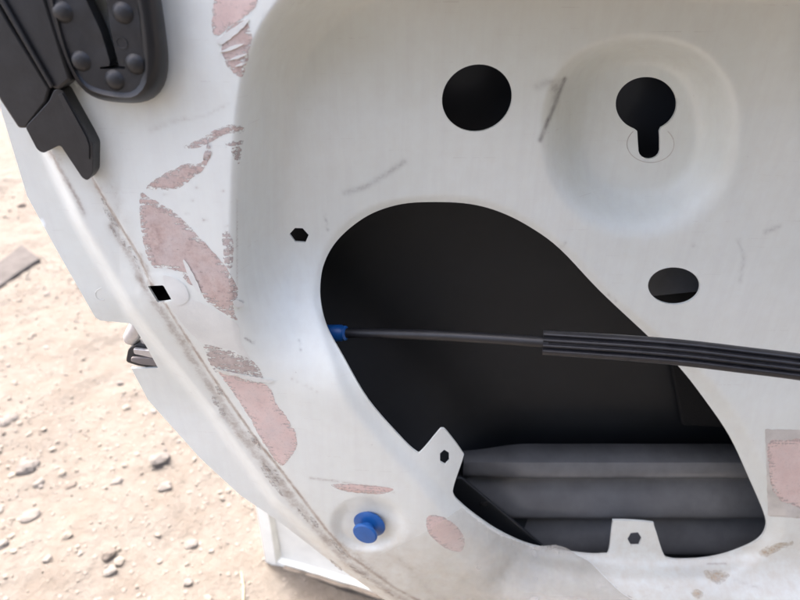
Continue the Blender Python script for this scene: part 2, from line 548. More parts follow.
def cdt_sheet(outer, holes, grids, clear):
    """2D triangulation: outline + holes + interior grid points. returns uv array, tri list"""
    pts, edges = [], []
    for loop in [outer] + holes:
        s = len(pts)
        pts += [tuple(p) for p in loop]
        edges += [(s + i, s + (i + 1) % len(loop)) for i in range(len(loop))]
    g = np.array(grids, float)
    if len(g):
        keep = inside(g, outer)
        g = g[keep]
        for loop in [outer] + holes:
            d, _ = segdist(g, loop, True)
            k = d > clear
            if loop is not outer:
                k &= ~inside(g, loop)
            g = g[k]
        pts += [tuple(p) for p in g]
    r = delaunay_2d_cdt([Vector(p) for p in pts], edges, [], 0, 1e-5)
    uv = np.array([tuple(p) for p in r[0]])
    F = np.array([f for f in r[2] if len(f) == 3])
    c = uv[F].mean(1)
    k = inside(c, outer)
    for loop in holes:
        k &= ~inside(c, loop)
    F = F[k]
    used = np.unique(F)
    remap = -np.ones(len(uv), int)
    remap[used] = np.arange(len(used))
    return uv[used], remap[F]

def sheet_solid(front, back, F):
    """front/back vertex arrays + triangles -> closed solid, returns verts, faces, count of front, count of rim"""
    n = len(front)
    cnt = {}
    for a, b, c in F:
        for e in ((a, b), (b, c), (c, a)):
            cnt[e] = cnt.get(e, 0) + 1
    faces = [tuple(f) for f in F] + [(c + n, b + n, a + n) for a, b, c in F]
    nb = len(faces)
    for (a, b) in cnt:
        if (b, a) not in cnt:
            faces.append((b, a, a + n, b + n))
    return np.concatenate([front, back]), [tuple(int(i) for i in f) for f in faces], len(F), nb

# ------------------------------------------------------------------ ground
def build_ground():
    def axis(lo, hi, c0, c1, step):
        a = list(np.arange(c0, c1, step))
        s, x = step, c1
        while x < hi:
            a.append(x); s *= 1.35; x += s
        a.append(hi)
        s, x, b = step, c0 - step, []
        while x > lo:
            b.append(x); s *= 1.35; x -= s
        b.append(lo)
        return np.array(b[::-1] + a)
    xs = axis(-120, 120, -2.3, 0.35, .014)
    ys = axis(-120, 120, 0.15, 2.6, .014)
    V = []
    for y in ys:
        for x in xs:
            z = 0.0
            if abs(x) < 12 and abs(y) < 12:
                p = Vector((x, y, 0))
                z = .018 * noise.noise(p * 3.1) + .009 * noise.noise(p * 9) + .005 * noise.noise(p * 24) + .0035 * abs(noise.noise(p * 47))
                z -= .006
            V.append((x, y, z))
    nx = len(xs)
    F = [(j * nx + i, j * nx + i + 1, (j + 1) * nx + i + 1, (j + 1) * nx + i) for j in range(len(ys) - 1) for i in range(nx - 1)]
    o = mesh_from('ground', V, F, M_SAND, None, 0)
    for p in o.data.polygons:
        p.use_smooth = True
    tag(o, kind='structure')
    return o
build_ground()
def gz(x, y):
    p = Vector((x, y, 0))
    return .018 * noise.noise(p * 3.1) + .009 * noise.noise(p * 9) + .005 * noise.noise(p * 24) - .006 + .001

def rock_mesh(seed, sub=2, rough=.35, angular=True):
    bm = bmesh.new()
    bmesh.ops.create_icosphere(bm, subdivisions=sub, radius=1)
    off = Vector((seed * 7.3, seed * 3.1, seed * 1.7))
    for v in bm.verts:
        q = v.co.copy()
        if angular:
            mx = max(abs(q.x), abs(q.y), abs(q.z))
            q = q.lerp(q / mx * .8, .65)
        q *= 1 + rough * noise.noise(v.co * 1.3 + off) + rough * .4 * noise.noise(v.co * 3 + off)
        v.co = q
    me = bpy.data.meshes.new('stone')
    bm.to_mesh(me); bm.free()
    return me
random.seed(4)
STONES = [  # u, v, size px, material, flatness, rotation, label
    (27, 467, 13, M_STONE_G, .5, .3, 'flat grey stone on sand, largest beside two tan lumps'),
    (8, 423, 11, M_STONE_G, .5, 1.2, 'grey stone on sand downhill of the broken concrete slab'),
    (30, 515, 12, M_STONE_G, .35, .1, 'thin purplish grey stone chip pressed flat into sand'),
    (161, 461, 12, M_STONE_G, .7, .5, 'blocky streaked grey stone on sand close to door flange'),
    (165, 487, 8.5, M_STONE_W, .7, .2, 'white stone block beside the streaked grey stone'),
    (38, 481, 7, M_STONE_W, .6, .8, 'small cream pebble beside the large flat grey stone'),
    (108, 553, 9, M_STONE_D, .7, .9, 'dark brown stone tucked behind a white stone'),
    (109, 568, 8, M_STONE_W, .6, .6, 'white stone in front of the dark brown stone'),
    (191, 541, 9, M_STONE_G, .45, .3, 'dusty half buried grey stone near the white car panel'),
    (188, 582, 6, M_STONE_W, .7, .2, 'small white pebble by the half buried grey stone'),
    (67, 536, 7, M_STONE_B, .7, .4, 'tan rounded lump of hard soil on sand'),
    (70, 483, 7, M_STONE_D, .5, .2, 'small brown chip beside a pinkish pebble'),
    (118, 482, 6, M_STONE_W, .6, .2, 'cream pebble alone on bare sand'),
    (22, 207, 4.5, M_STONE_D, .8, .2, 'small round dark stone beside door flange top'),
    (48, 560, 6, M_STONE_W, .6, .9, 'bright white stone chip on loose gravel'),
    (3, 544, 7, M_STONE_W, .7, .9, 'cream stone among loose gravel'),
]
for i, (u, v, s, m, fl, rz, lab) in enumerate(STONES):
    p = G(u, v)
    depth = (Vector((0, cp, -sp))).dot(p - camo.location)
    r = .88 * s * depth / FPX
    me = rock_mesh(i + 1)
    me.materials.append(m)
    o = bpy.data.objects.new('stone', me)
    COL.objects.link(o)
    o.scale = (r, r * .8, r * fl)
    o.rotation_euler = (.1, -.1, rz)
    o.location = (p.x, p.y, gz(p.x, p.y) + r * fl * .18)
    tag(o, lab, 'stone', 'stones lying on the sand')
# broken slab piece at the left
def slab():
    pts = [G(-34, 286), G(-2, 266), G(10, 257), G(22, 247), G(41, 261), G(20, 275), G(1, 289), G(-34, 314)]
    h = .022
    n = len(pts)
    base = Vector((pts[2].x - .06, pts[2].y, 0))
    V = [Vector((p.x, p.y, gz(base.x, base.y) - .01)) for p in pts] + [Vector((p.x, p.y, gz(base.x, base.y) + h)) for p in pts]
    F = [tuple(range(n))[::-1], tuple(range(n, 2 * n))] + [(i, (i + 1) % n, n + (i + 1) % n, n + i) for i in range(n)]
    o = mesh_from('concrete_slab', V, F, M_SLABT, None, 30, base)
    bv = o.modifiers.new('bevel', 'BEVEL'); bv.width = .005; bv.segments = 2
    tag(o, 'broken grey concrete slab lying on pale sand', 'slab')
slab()
# loose gravel: too many to count
def gravel():
    rnd = random.Random(11)
    src = []
    for k in range(5):
        bm = bmesh.new()
        bmesh.ops.create_icosphere(bm, subdivisions=1, radius=1)
        vs = [v.co * (1 + .35 * noise.noise(v.co * 1.5 + Vector((k * 9, 0, 0)))) for v in bm.verts]
        fs = [tuple(v.index for v in f.verts) for f in bm.faces]
        bm.free()
        src.append((vs, fs))
    V, F, MI = [], [], []
    for k in range(16000):
        x = rnd.uniform(-2.2, .3); y = rnd.uniform(.2, 2.6)
        d = noise.noise(Vector((x * 2.3, y * 2.3, 5)))
        if rnd.random() > .45 + d:
            continue
        r = min(.0022 * rnd.paretovariate(2.5), .009)
        vs, fs = src[rnd.randrange(5)]
        R = Matrix.Rotation(rnd.uniform(0, 6.28), 3, 'Z') @ Matrix.Rotation(rnd.uniform(-.5, .5), 3, 'X')
        z = gz(x, y) + r * .2
        s = len(V)
        sx, sy, sz = r * rnd.uniform(.7, 1.4), r * rnd.uniform(.7, 1.2), r * rnd.uniform(.45, .8)
        for q in vs:
            w = R @ Vector((q.x * sx, q.y * sy, q.z * sz))
            V.append((w.x + x, w.y + y, w.z + z))
        mi = rnd.choices((0, 1, 2, 3), (.10, .20, .04, .66))[0]
        for f in fs:
            F.append(tuple(i + s for i in f)); MI.append(mi)
    me = bpy.data.meshes.new('gravel')
    me.from_pydata(V, [], F)
    o = link('gravel', me, None, [M_STONE_G, M_STONE_W, M_STONE_D, M_STONE_B])
    me.polygons.foreach_set('material_index', MI)
    tag(o, 'loose fine gravel scattered over the pale sand', 'gravel', kind='stuff')
gravel()
# dry straw stalk
a, b = G(243, 604), G(241, 572)
V, F = tube([Vector((a.x, a.y, gz(a.x, a.y) + .004)), Vector((a.x * .5 + b.x * .5 + .003, (a.y + b.y) / 2, gz(a.x, a.y) + .008)), Vector((b.x, b.y, gz(b.x, b.y) + .012))], [.0016, .0014, .0007], 6)
tag(mesh_from('straw_stalk', V, F, M_STRAW, None, 40, (a.x, a.y, gz(a.x, a.y))), 'thin dry straw stalk on sand beside the white panel', 'straw')

# ------------------------------------------------------------------ white body panel standing behind the door
def back_panel():
    A, B = G(272, 560), G(392, 596)
    dirv = (B - A); dirv.z = 0
    dirv.normalize()
    nrm = Vector((dirv.y, -dirv.x, 0))          # towards the camera
    L = 0.62
    base = A + dirv * L / 2
    root = empty('car_body_panel', (base.x, base.y, -.012))
    def pt(s, o, z):
        return A + dirv * s + nrm * o + Vector((0, 0, z))
    # profile of the sheet: hem at the foot, slightly bowed face
    prof = [(-.030, .0), (.004, .0), (.006, .006), (.004, .018), (-.004, .022), (-.006, .05), (-.004, .12), (-.008, .2), (-.018, .27), (-.05, .285), (-.052, .28), (-.036, .2), (-.034, .05)]
    nS = 12
    V, F = [], []
    for i in range(nS + 1):
        s = L * i / nS
        for (o_, z) in prof:
            V.append(pt(s, o_, z - .012 + (0 if z > .03 else 0)))
    n = len(prof)
    for i in range(nS):
        for k in range(n):
            F.append((i * n + k, i * n + (k + 1) % n, (i + 1) * n + (k + 1) % n, (i + 1) * n + k))
    F += [tuple(range(n)), tuple(nS * n + k for k in range(n))[::-1]]
    mesh_from('sheet', V, F, M_BACKPANEL, root, 35)
    # folded edge strip along the free end
    V, F = [], []
    sec = [(-.012, -.046), (-.012, .004), (.012, .006), (.018, -.004), (.006, -.004), (.006, -.046)]
    for z in (-.012, .06, .15, .275):
        for s, o_ in sec:
            V.append(pt(s, o_ - (.014 if z > .2 else 0), z))
    n = len(sec)
    for i in range(3):
        for k in range(n):
            F.append((i * n + k, i * n + (k + 1) % n, (i + 1) * n + (k + 1) % n, (i + 1) * n + k))
    F += [tuple(range(n)), tuple(3 * n + k for k in range(n))[::-1]]
    mesh_from('folded_edge', V, F, M_BACKPANEL, root, 35)
    # dirty seal on the foot
    path = [pt(.03 + .55 * k / 24, .0085 + .001 * math.sin(k * 1.7), .007 + .0012 * math.sin(k * 2.3) - .006) for k in range(25)]
    V, F = tube(path, [.0040 + .0007 * math.sin(k * 3.1) for k in range(25)], 8)
    mesh_from('rubber_seal', V, F, M_LIP, root, 60)
    tag(root, 'white sheet metal car panel with dirty seal standing on sand behind the door', 'car panel')
back_panel()

# ------------------------------------------------------------------ the door
door_base = P(650, 748, .02)
DOOR = empty('car_door', (door_base.x, .04, door_base.z))
tag(DOOR, 'white car door with its lining removed, bare inner sheet with holes and pink glue marks', 'car door')

def grid(u0, u1, v0, v1, st):
    gu, gv = np.meshgrid(np.arange(u0, u1, st), np.arange(v0, v1, st * .9))
    gu = gu + (np.arange(gv.shape[0]) % 2)[:, None] * st / 2
    return np.stack([gu.ravel(), gv.ravel()], 1)
coarse = grid(-190, 1380, -300, 760, 24)
ok = ~((coarse[:, 0] > -20) & (coarse[:, 0] < 820) & (coarse[:, 1] > -30) & (coarse[:, 1] < 625))
fine = grid(-16, 818, -26, 622, 3.6)
dS, _ = segdist(fine, SEAM)
vfine = grid(30, 460, 90, 622, 1.7)
dV, _ = segdist(vfine, SEAM)
dB, _ = segdist(fine, BAND)
bfine = grid(225, 345, -26, 622, 1.9)
dC, sC = segdist(bfine, catmull(BAND, 5, False))
dSb, _ = segdist(bfine, SEAM)
dC2, _ = segdist(fine, catmull(BAND, 5, False))
sfine = grid(528, 574, 68, 148, 1.7)
in_s = (fine[:, 0] > 528) & (fine[:, 0] < 574) & (fine[:, 1] > 68) & (fine[:, 1] < 148)
pts = np.concatenate([sfine, coarse[ok], fine[(dS > 24) & (dC2 > 9) & ~in_s], vfine[dV <= 24], bfine[(dC <= 9) & (dSb > 24)]])
outer_r = resample(OUTER, 6)
hole_loops = [resample(h, 3.0) for h in HOLES.values()]
uv, TRI = cdt_sheet(outer_r, hole_loops, pts, 1.6)
hh = height(uv)
front = PA(uv, hh)
back = front.copy()
back[:, 1] += .0022
Vv, Ff, nf, nb = sheet_solid(front, back, TRI)
me = bpy.data.meshes.new('inner_panel')
me.from_pydata([tuple(x) for x in Vv], [], Ff)
bm = bmesh.new(); bm.from_mesh(me)
bmesh.ops.recalc_face_normals(bm, faces=bm.faces)
bm.to_mesh(me); bm.free()
for p in me.polygons:
    p.use_smooth = True
me.set_sharp_from_angle(angle=math.radians(38))
mi = np.zeros(len(me.polygons), int)
mi[nf:nb] = 2
# --- wear painted per vertex: grime (r), scuffs (g), dust (b)
wear = np.zeros((len(uv), 3))
def stroke(ch, line, w, s):
    d, _ = segdist(uv, line)
    wear[:, ch] = np.maximum(wear[:, ch], s * np.exp(-(d / w) ** 2))
def blob(ch, cx, cy, rx, ry, s, ang=0):
    ca, sa = math.cos(ang), math.sin(ang)
    x, y = uv[:, 0] - cx, uv[:, 1] - cy
    r2 = ((x * ca + y * sa) / rx) ** 2 + ((-x * sa + y * ca) / ry) ** 2
    wear[:, ch] = np.maximum(wear[:, ch], s * np.exp(-r2))
stroke(0, SEAM, 2.2, 1.05)
stroke(0, [(x - 7, y + 3) for x, y in SEAM[2:]], 6.5, .80)
stroke(0, [(140, 255), (152, 285)], 7, .75)
stroke(0, [(158, 305), (175, 330), (190, 350)], 6, .75)
stroke(0, [(225, 415), (262, 460), (300, 510)], 8, .82)
stroke(0, [(48, 150), (78, 200), (84, 214)], 4, .85)
stroke(0, [(92, 176), (105, 200), (130, 245)], 7, .62)
stroke(0, [(35, 140), (60, 160)], 8, .55)
stroke(0, [(100, 165), (122, 215), (138, 255)], 13, .50)
blob(0, 205, 90, 22, 30, .30)
stroke(0, [(150, 132), (175, 122), (205, 116), (228, 104)], 2.2, .6)
stroke(0, [(768, 450), (786, 472)], 2, .7)
stroke(0, [(395, 588), (330, 535)], 5, .7)
stroke(0, [(400, 560), (440, 600)], 6, .55)
stroke(0, [(237, 200), (237, 285)], 1.2, .75)
stroke(0, [(150, 130), (165, 122), (185, 118)], 3, .55)
stroke(0, [(310, 478), (350, 483), (395, 492)], 1.8, .78)
stroke(0, [(290, 378), (318, 392)], 1.5, .6)
for (x, y) in ((197, 187), (223, 191), (205, 220), (187, 213), (227, 226), (165, 195), (192, 200)):
    blob(0, x, y, 3, 2, .9)
stroke(0, [(705, 564), (726, 564)], 1.2, .9)
stroke(0, [(735, 580), (760, 588)], 2, .7)
# scuffs
stroke(1, [(565, 79), (555, 104), (540, 140)], 3.4, .92)
stroke(1, [(538, 87), (548, 82), (562, 81)], 6, .50)
blob(1, 556, 88, 9, 9, .70)
stroke(1, [(561, 84), (551, 112)], 6, .62)
stroke(1, [(345, 193), (365, 187), (385, 175), (404, 162)], 4.0, .66)
stroke(1, [(325, 215), (328, 230)], 1.5, .7)
stroke(1, [(238, 308), (243, 302), (235, 300)], 1.6, .85)
stroke(1, [(245, 338), (253, 343)], 1.6, .85)
stroke(1, [(299, 340), (301, 350)], 1.3, .7)
stroke(1, [(558, 249), (566, 243)], 1.6, .72)
stroke(1, [(738, 240), (744, 258), (740, 282)], 2.5, .52)
stroke(1, [(765, 232), (780, 226)], 3, .6)
blob(1, 694, 245, 3, 2, .8)
blob(1, 678, 101, 2, 3, .8)
stroke(1, [(607, 293), (616, 302)], 1.4, .7)
# dust
wear[:, 2] = np.maximum(wear[:, 2], 1.0 * sstep(485, 570, uv[:, 1]))
wear[:, 2] = np.maximum(wear[:, 2], .24)
dsl, ssl = segdist(uv, RIDGE)
wear[:, 2] = np.maximum(wear[:, 2], .30 * np.where(ssl < 0, np.exp(-(dsl / 70) ** 2), 0))
blob(2, 720, 590, 120, 25, .6)
blob(2, 480, 590, 90, 50, .75)
blob(2, 105, 195, 26, 60, .5, -.5)
ca = me.color_attributes.new('wear', 'FLOAT_COLOR', 'POINT')
w4 = np.ones((len(me.vertices), 4)); w4[:, :3] = 0
w4[:len(uv), :3] = wear
w4[len(uv):, :3] = wear
ca.data.foreach_set('color', w4.ravel())
panel = link('inner_panel', me, DOOR, [M_PAINT, M_SKIN, M_INNER])
me.polygons.foreach_set('material_index', mi.astype(np.int32))
PW[panel.name] = PW[DOOR.name]

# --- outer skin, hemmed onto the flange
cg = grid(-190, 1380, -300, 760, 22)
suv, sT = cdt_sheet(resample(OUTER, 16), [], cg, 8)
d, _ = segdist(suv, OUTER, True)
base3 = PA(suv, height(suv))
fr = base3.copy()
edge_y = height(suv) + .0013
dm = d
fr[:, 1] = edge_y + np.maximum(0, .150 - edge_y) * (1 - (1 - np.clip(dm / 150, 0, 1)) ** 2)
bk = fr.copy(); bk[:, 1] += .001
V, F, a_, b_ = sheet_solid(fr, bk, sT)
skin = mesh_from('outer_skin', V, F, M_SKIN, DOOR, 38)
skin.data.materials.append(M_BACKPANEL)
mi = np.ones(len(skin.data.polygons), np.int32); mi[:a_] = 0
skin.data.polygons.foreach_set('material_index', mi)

# --- belt rail: unseen shelf, added to shade the top of the sheet
def shade_rail():
    prof = [(.014, .984), (.004, .9865), (-.012, .991), (-.028, .996), (-.040, 1.001), (-.047, 1.008), (-.050, 1.02), (-.048, 1.05), (-.040, 1.066), (-.02, 1.074), (.018, 1.078)]
    xs = np.linspace(-.075, .70, 60)
    V, F = [], []
    m = len(prof)
    for x in xs:
        k = float(sstep(-.075, .06, np.array([x]))[0])
        for (y, z) in prof:
            V.append((x, .016 + (y - .016) * (.02 + .98 * k), z + (1 - k) * .008 * (1 if z < 1.03 else 0)))
    for i in range(len(xs) - 1):
        for j in range(m - 1):
            F.append((i * m + j, i * m + j + 1, (i + 1) * m + j + 1, (i + 1) * m + j))
    o = mesh_from('shade_rail', V, F, M_BACKPANEL, DOOR, 60)
    so = o.modifiers.new('thickness', 'SOLIDIFY'); so.thickness = .0012; so.offset = 0
shade_rail()

# --- side-impact beam with three swages, on the skin
def beam():
    yb = .115
    zt = P(600, 452, yb).z
    zb = P(600, 575, yb).z
    x0, x1 = P(462, 480, yb).x, P(1000, 480, yb).x
    H = zt - zb
    nz, nx = 64, 60
    V, F = [], []
    for i in range(nx + 1):
        x = x0 + (x1 - x0) * i / nx
        fade = min(1, max(0, (x - x0) / .07))
        fade = fade * fade * (3 - 2 * fade)
        for j in range(nz + 1):
            t = j / nz
            z = zt - H * t - (1 - fade) * .010 * (1 - t)
            ph = t * 3.3 + .32
            k = ph - math.floor(ph)
            prof = math.sin(math.pi / 2 * k / .62) ** 1.1 if k < .62 else (math.cos(math.pi / 2 * (k - .62) / .2) ** .8 if k < .82 else 0)
            y = yb + .004 - .021 * prof * (.35 + .65 * fade)
            if t < .015:
                y = yb + .012
            V.append((x, y, z))
    m = nz + 1
    for i in range(nx):
        for j in range(nz):
            F.append((i * m + j, i * m + j + 1, (i + 1) * m + j + 1, (i + 1) * m + j))
    o = mesh_from('side_impact_beam', V, F, M_BEAM, DOOR, 45)
    so = o.modifiers.new('thickness', 'SOLIDIFY'); so.thickness = .0015; so.offset = 0
beam()
# diagonal bracket at the beam's end
def prism(name, pts2, y0, y1, mat, parent, bevel=.0012, seg=2, loc=None, ylist=None):
    """outline in drawing coordinates lifted to depth y0 (front) and given thickness back to y1"""
    n = len(pts2)
    fp = [P(u, v, y0 if ylist is None else ylist[i]) for i, (u, v) in enumerate(pts2)]
    bp = [Vector((p.x, p.y + (y1 - y0), p.z)) for p in fp]
    V = fp + bp
    F = [tuple(range(n)), tuple(range(2 * n - 1, n - 1, -1))] + [(i, n + i, n + (i + 1) % n, (i + 1) % n) for i in range(n)]
    o = mesh_from(name, V, F, mat, parent, 35, loc)
    if bevel:
        b = o.modifiers.new('bevel', 'BEVEL'); b.width = bevel; b.segments = seg; b.limit_method = 'ANGLE'; b.angle_limit = .5
    return o
prism('beam_bracket', [(440, 478), (462, 478), (500, 510), (545, 548), (560, 575), (500, 575), (440, 520)], .060, .064, M_SKIN, DOOR)
V, F = lathe([(.004, 0), (.004, .0012), (.002, .002)], P(484, 503, .0602), (0, -1, 0), 14)
mesh_from('rivet', V, F, M_PAD, DOOR, 40)
prism('damping_pad', [(668, 350), (683, 426), (760, 430), (790, 350)], .138, .1445, M_PAD, DOOR, .002)
M_PLATE = mat_simple('lift_plate_paint', (.16, .17, .185), .4, .15, 30, .0003, .2)
prism('window_lift_plate', [(636, 252), (718, 252), (718, 290), (636, 298)], .106, .110, M_PLATE, DOOR, .001)
M_WGLASS = mat_simple('added_glass', (.035, .040, .050), .3, .1, 8, .0001, .05)
prism('added_window_glass', [(400, 20), (735, 20), (735, 172), (400, 172)], .130, .134, M_WGLASS, DOOR, .0008)  # added pane; its bluish tone lightens the round hole and the keyhole

# --- latch hardware behind the notch in the flange
def hardware():
    a, b = P(146, 322, .034), P(128.5, 342, .034)
    a2 = P(143, 318, .034)
    path = [a2 + (b - a2) * t for t in (0, .3, .6, .85, .95, 1.0)]
    V, F = tube(path, [.0065, .0065, .0065, .006, .0045, .002], 16)
    mesh_from('check_pin', V, F, M_STEEL, DOOR, 50)
    o = prism('latch_housing', round_poly([(128, 349), (138, 343), (176, 352), (176, 372), (138, 366), (125.5, 362)], 3, 3), .030, .046, M_TRIM, DOOR, .0015)
    prism('latch_tongue', round_poly([(133, 349), (150, 351), (165, 356), (165, 361), (134, 354)], 1.5, 3), .0265, .0295, M_STEEL, DOOR, .0008)
    prism('latch_tongue', round_poly([(131, 357.5), (150, 358), (168, 364), (168, 368), (140, 364.5), (130.5, 361.5)], 1.5, 3), .0270, .0295, mat_simple('dull_brown_metal', (.19, .17, .16), .6), DOOR, .0008)
hardware()

# --- glue and paint left on the sheet
def jag(poly, amp, step=1.6, seed=0, freq=.22):
    out = []
    pts = resample(poly, step)
    n = len(pts)
    for i, (x, y) in enumerate(pts):
        a, b = pts[i - 1], pts[(i + 1) % n]
        tx, ty = b[0] - a[0], b[1] - a[1]
        L = math.hypot(tx, ty) or 1
        q = Vector((x * freq, y * freq, seed * 5.1))
        k = amp * (noise.noise(q) + .7 * noise.noise(q * 2.7))
        out.append((x - ty / L * k, y + tx / L * k))
    return out
def residue(name, poly, mat, amp=1.2, thick=.00015, seed=0, smooth=True, st=3.4, freq=.22, parent=None):
    pl = catmull(poly, 4) if smooth else poly
    pl = jag(pl, amp, 1.8, seed, freq)
    P_ = np.array(pl)
    g = grid(P_[:, 0].min(), P_[:, 0].max(), P_[:, 1].min(), P_[:, 1].max(), st)
    ruv, rT = cdt_sheet(pl, [], g, 1.4)
    h = height(ruv)
    f = PA(ruv, h - thick)
    b = PA(ruv, h + .0003)
    V, F, _, _ = sheet_solid(f, b, rT)
    o = mesh_from(name, V, F, mat, parent or DOOR, 40)
    de, _ = segdist(ruv, pl, True)
    ia = np.clip(de / 10.0, 0, 1)
    o.data.attributes.new('inset', 'FLOAT', 'POINT').data.foreach_set('value', np.r_[ia, ia])
    return o
residue('adhesive_residue', [(141, 193), (147, 196), (165, 206), (182, 219), (200, 238), (222, 262), (236, 284), (238, 297), (233, 306), (237, 320), (224, 313), (207, 302), (198, 288), (188, 283), (178, 272), (165, 268), (152, 266), (144, 246), (140, 216)], M_PINK, 1.0, seed=1)
residue('adhesive_residue', [(219, 372), (228, 373), (240, 378), (262, 383), (271, 390), (276, 403), (287, 418), (296, 434), (296, 449), (284, 465), (277, 462), (262, 440), (246, 412), (230, 388)], M_PINK2, 1.0, seed=2)
residue('adhesive_residue', [(204, 347), (214, 346), (235, 353), (254, 362), (263, 376), (255, 378), (240, 374), (222, 371), (214, 371)], M_GREYPINK, 1.2, seed=3)
residue('adhesive_residue', [(219, -12), (256, -12), (256, 6), (245, 16), (228, 28), (216, 36), (212, 22)], M_PINK2, 1.4, seed=4)
residue('adhesive_residue', [(222, 36), (244, 20), (252, 38), (248, 56), (242, 77), (231, 70), (224, 58)], M_PINK, 1.6, seed=5)
residue('adhesive_residue', [(184, 147), (200, 139), (215, 130), (226, 125), (242, 125), (243, 132), (226, 134), (212, 141), (196, 148)], M_PINK, .8, seed=6)
residue('adhesive_residue', [(146, 187), (156, 179), (172, 170), (188, 163), (201, 163), (209, 152), (211, 156), (204, 168), (194, 177), (182, 187), (165, 190), (150, 190)], M_PINK, 1.3, seed=7)
residue('adhesive_residue', [(223, 234), (228, 232), (233, 240), (233, 254), (232, 267), (226, 266), (223, 252)], M_GREYPINK, 1.6, seed=8, freq=.5)
residue('adhesive_residue', [(427, 518), (436, 515), (449, 520), (460, 530), (465, 541), (461, 551), (449, 550), (437, 542), (428, 532)], M_PINK2, .9, seed=9)
residue('adhesive_residue', [(331, 485), (350, 484), (385, 487), (393, 490), (378, 494), (350, 492)], M_PINK2, .8, seed=10)
residue('adhesive_residue', [(231, 150), (241, 147), (241, 157), (238, 164)], M_GREYPINK, .5, seed=11)
residue('adhesive_residue', [(226, 143), (242, 140), (242, 144), (230, 146)], M_GREYPINK, .5, seed=12)
residue('adhesive_residue', [(768, 444), (785, 440), (815, 438), (840, 440), (840, 520), (812, 515), (795, 506), (780, 500), (770, 480)], M_PINK2, 1.6, thick=.0004, seed=13)
residue('glue_film', round_poly([(765, 429), (850, 431), (850, 522), (768, 516)], 2, 2), M_FOILG, .5, thick=.0003, seed=14, smooth=False)
residue('glue_film', [(170, 303), (185, 300), (200, 302), (222, 315), (238, 325), (240, 340), (250, 360), (235, 351), (205, 344), (190, 332), (178, 318)], M_FOIL, .6, seed=15)
residue('glue_film', [(216, 369), (240, 374), (270, 380), (271, 383), (258, 382), (238, 377), (220, 373)], M_FOIL, .9, thick=.0009, seed=16, freq=.5)
residue('glue_curl', [(233, 301), (237, 300), (243, 303), (245, 306), (240, 308), (235, 307)], M_FOIL, .8, thick=.0020, seed=17)

residue('glue_film', [(183, 261), (186, 262), (194, 276), (201, 292), (196, 290), (189, 278)], M_FOIL, .5, thick=.0007, seed=21)
residue('glue_film', [(217, 40), (232, 29), (246, 19), (248, 22), (236, 34), (222, 44)], M_FOIL, .8, thick=.0007, seed=22)
residue('glue_film', [(163, 276), (172, 277), (185, 286), (189, 297), (184, 304), (175, 304), (172, 296), (166, 286)], M_FOIL, .4, thick=.0005, seed=23)
residue('glue_film', [(206, 148), (208, 142), (211, 149), (209, 156), (203, 160)], M_GREYPINK, .6, thick=.0005, seed=24)
for k, (x, y, L_, w_) in enumerate(((232, 48, 12, 2), (238, 57, 9, 1.6), (242, 64, 7, 1.5))):
    residue('glue_film', [(x - L_, y + L_ * .35), (x, y - w_), (x + L_, y - L_ * .35), (x, y + w_)], M_FOIL, .4, thick=.0008, seed=40 + k, freq=.5)
# flakes of old sealant along the seam
M_SEAL = make_pink('old_sealant', (.40, .35, .305), (.48, .43, .385), (.56, .51, .465), 120, .6, .1)
rs_ = random.Random(5)
seam_pts = catmull(SEAM, 9, False)
for k in range(26):
    i = rs_.randrange(3, len(seam_pts) - 8)
    x, y = seam_pts[i]
    tx, ty = seam_pts[i + 1][0] - x, seam_pts[i + 1][1] - y
    L_ = math.hypot(tx, ty); tx /= L_; ty /= L_
    off = rs_.uniform(1.5, 17) if y > 300 else rs_.uniform(0, 9)
    if abs(y - 290) < 22: continue
    hl, hw = rs_.uniform(3, 15) * (1.3 if y > 380 else .8), rs_.uniform(.7, 2.6)
    cx_, cy_ = x - ty * -off * -1, y + tx * off
    cx_, cy_ = x - ty * off, y + tx * off
    poly = [(cx_ + tx * a - ty * b, cy_ + ty * a + tx * b) for a, b in ((-hl, 0), (-hl * .5, -hw), (hl * .4, -hw * .8), (hl, rs_.uniform(-1, 1)), (hl * .3, hw), (-hl * .6, hw * .7))]
    residue('sealant_flake', poly, M_SEAL, .9, thick=rs_.uniform(.0002, .0006), seed=60 + k, freq=.45, st=6)

residue('rust_stain', [(703, 572), (712, 570), (728, 573), (727, 580), (718, 584), (709, 580)], M_RUST, 1.5, thick=.0002, seed=71)
residue('rust_stain', [(690, 592), (698, 589), (704, 594), (698, 599)], M_RUST, 1.0, thick=.0002, seed=72)
residue('rust_stain', [(758, 552), (770, 546), (790, 541), (792, 545), (776, 552), (764, 557)], M_RUST, 1.5, thick=.0002, seed=73)

# fine press mark rings
def ring(cx, cy, rx, ry, rad, a0=0, a1=2 * math.pi, n=48, name='press_mark', mat=M_LIP):
    path = [S(cx + rx * math.cos(a0 + (a1 - a0) * k / n), cy + ry * math.sin(a0 + (a1 - a0) * k / n), .0) for k in range(n + 1)]
    V, F = tube(path, rad, 5)
    mesh_from(name, V, F, mat, DOOR, 60)
ring(650.5, 144, 23.5, 18.5, .00032, -.75, math.pi + .75, mat=M_FOILG)
ring(102, 294, 6.5, 6, .0003, 1.2, 4.6, 24, mat=M_FOIL)

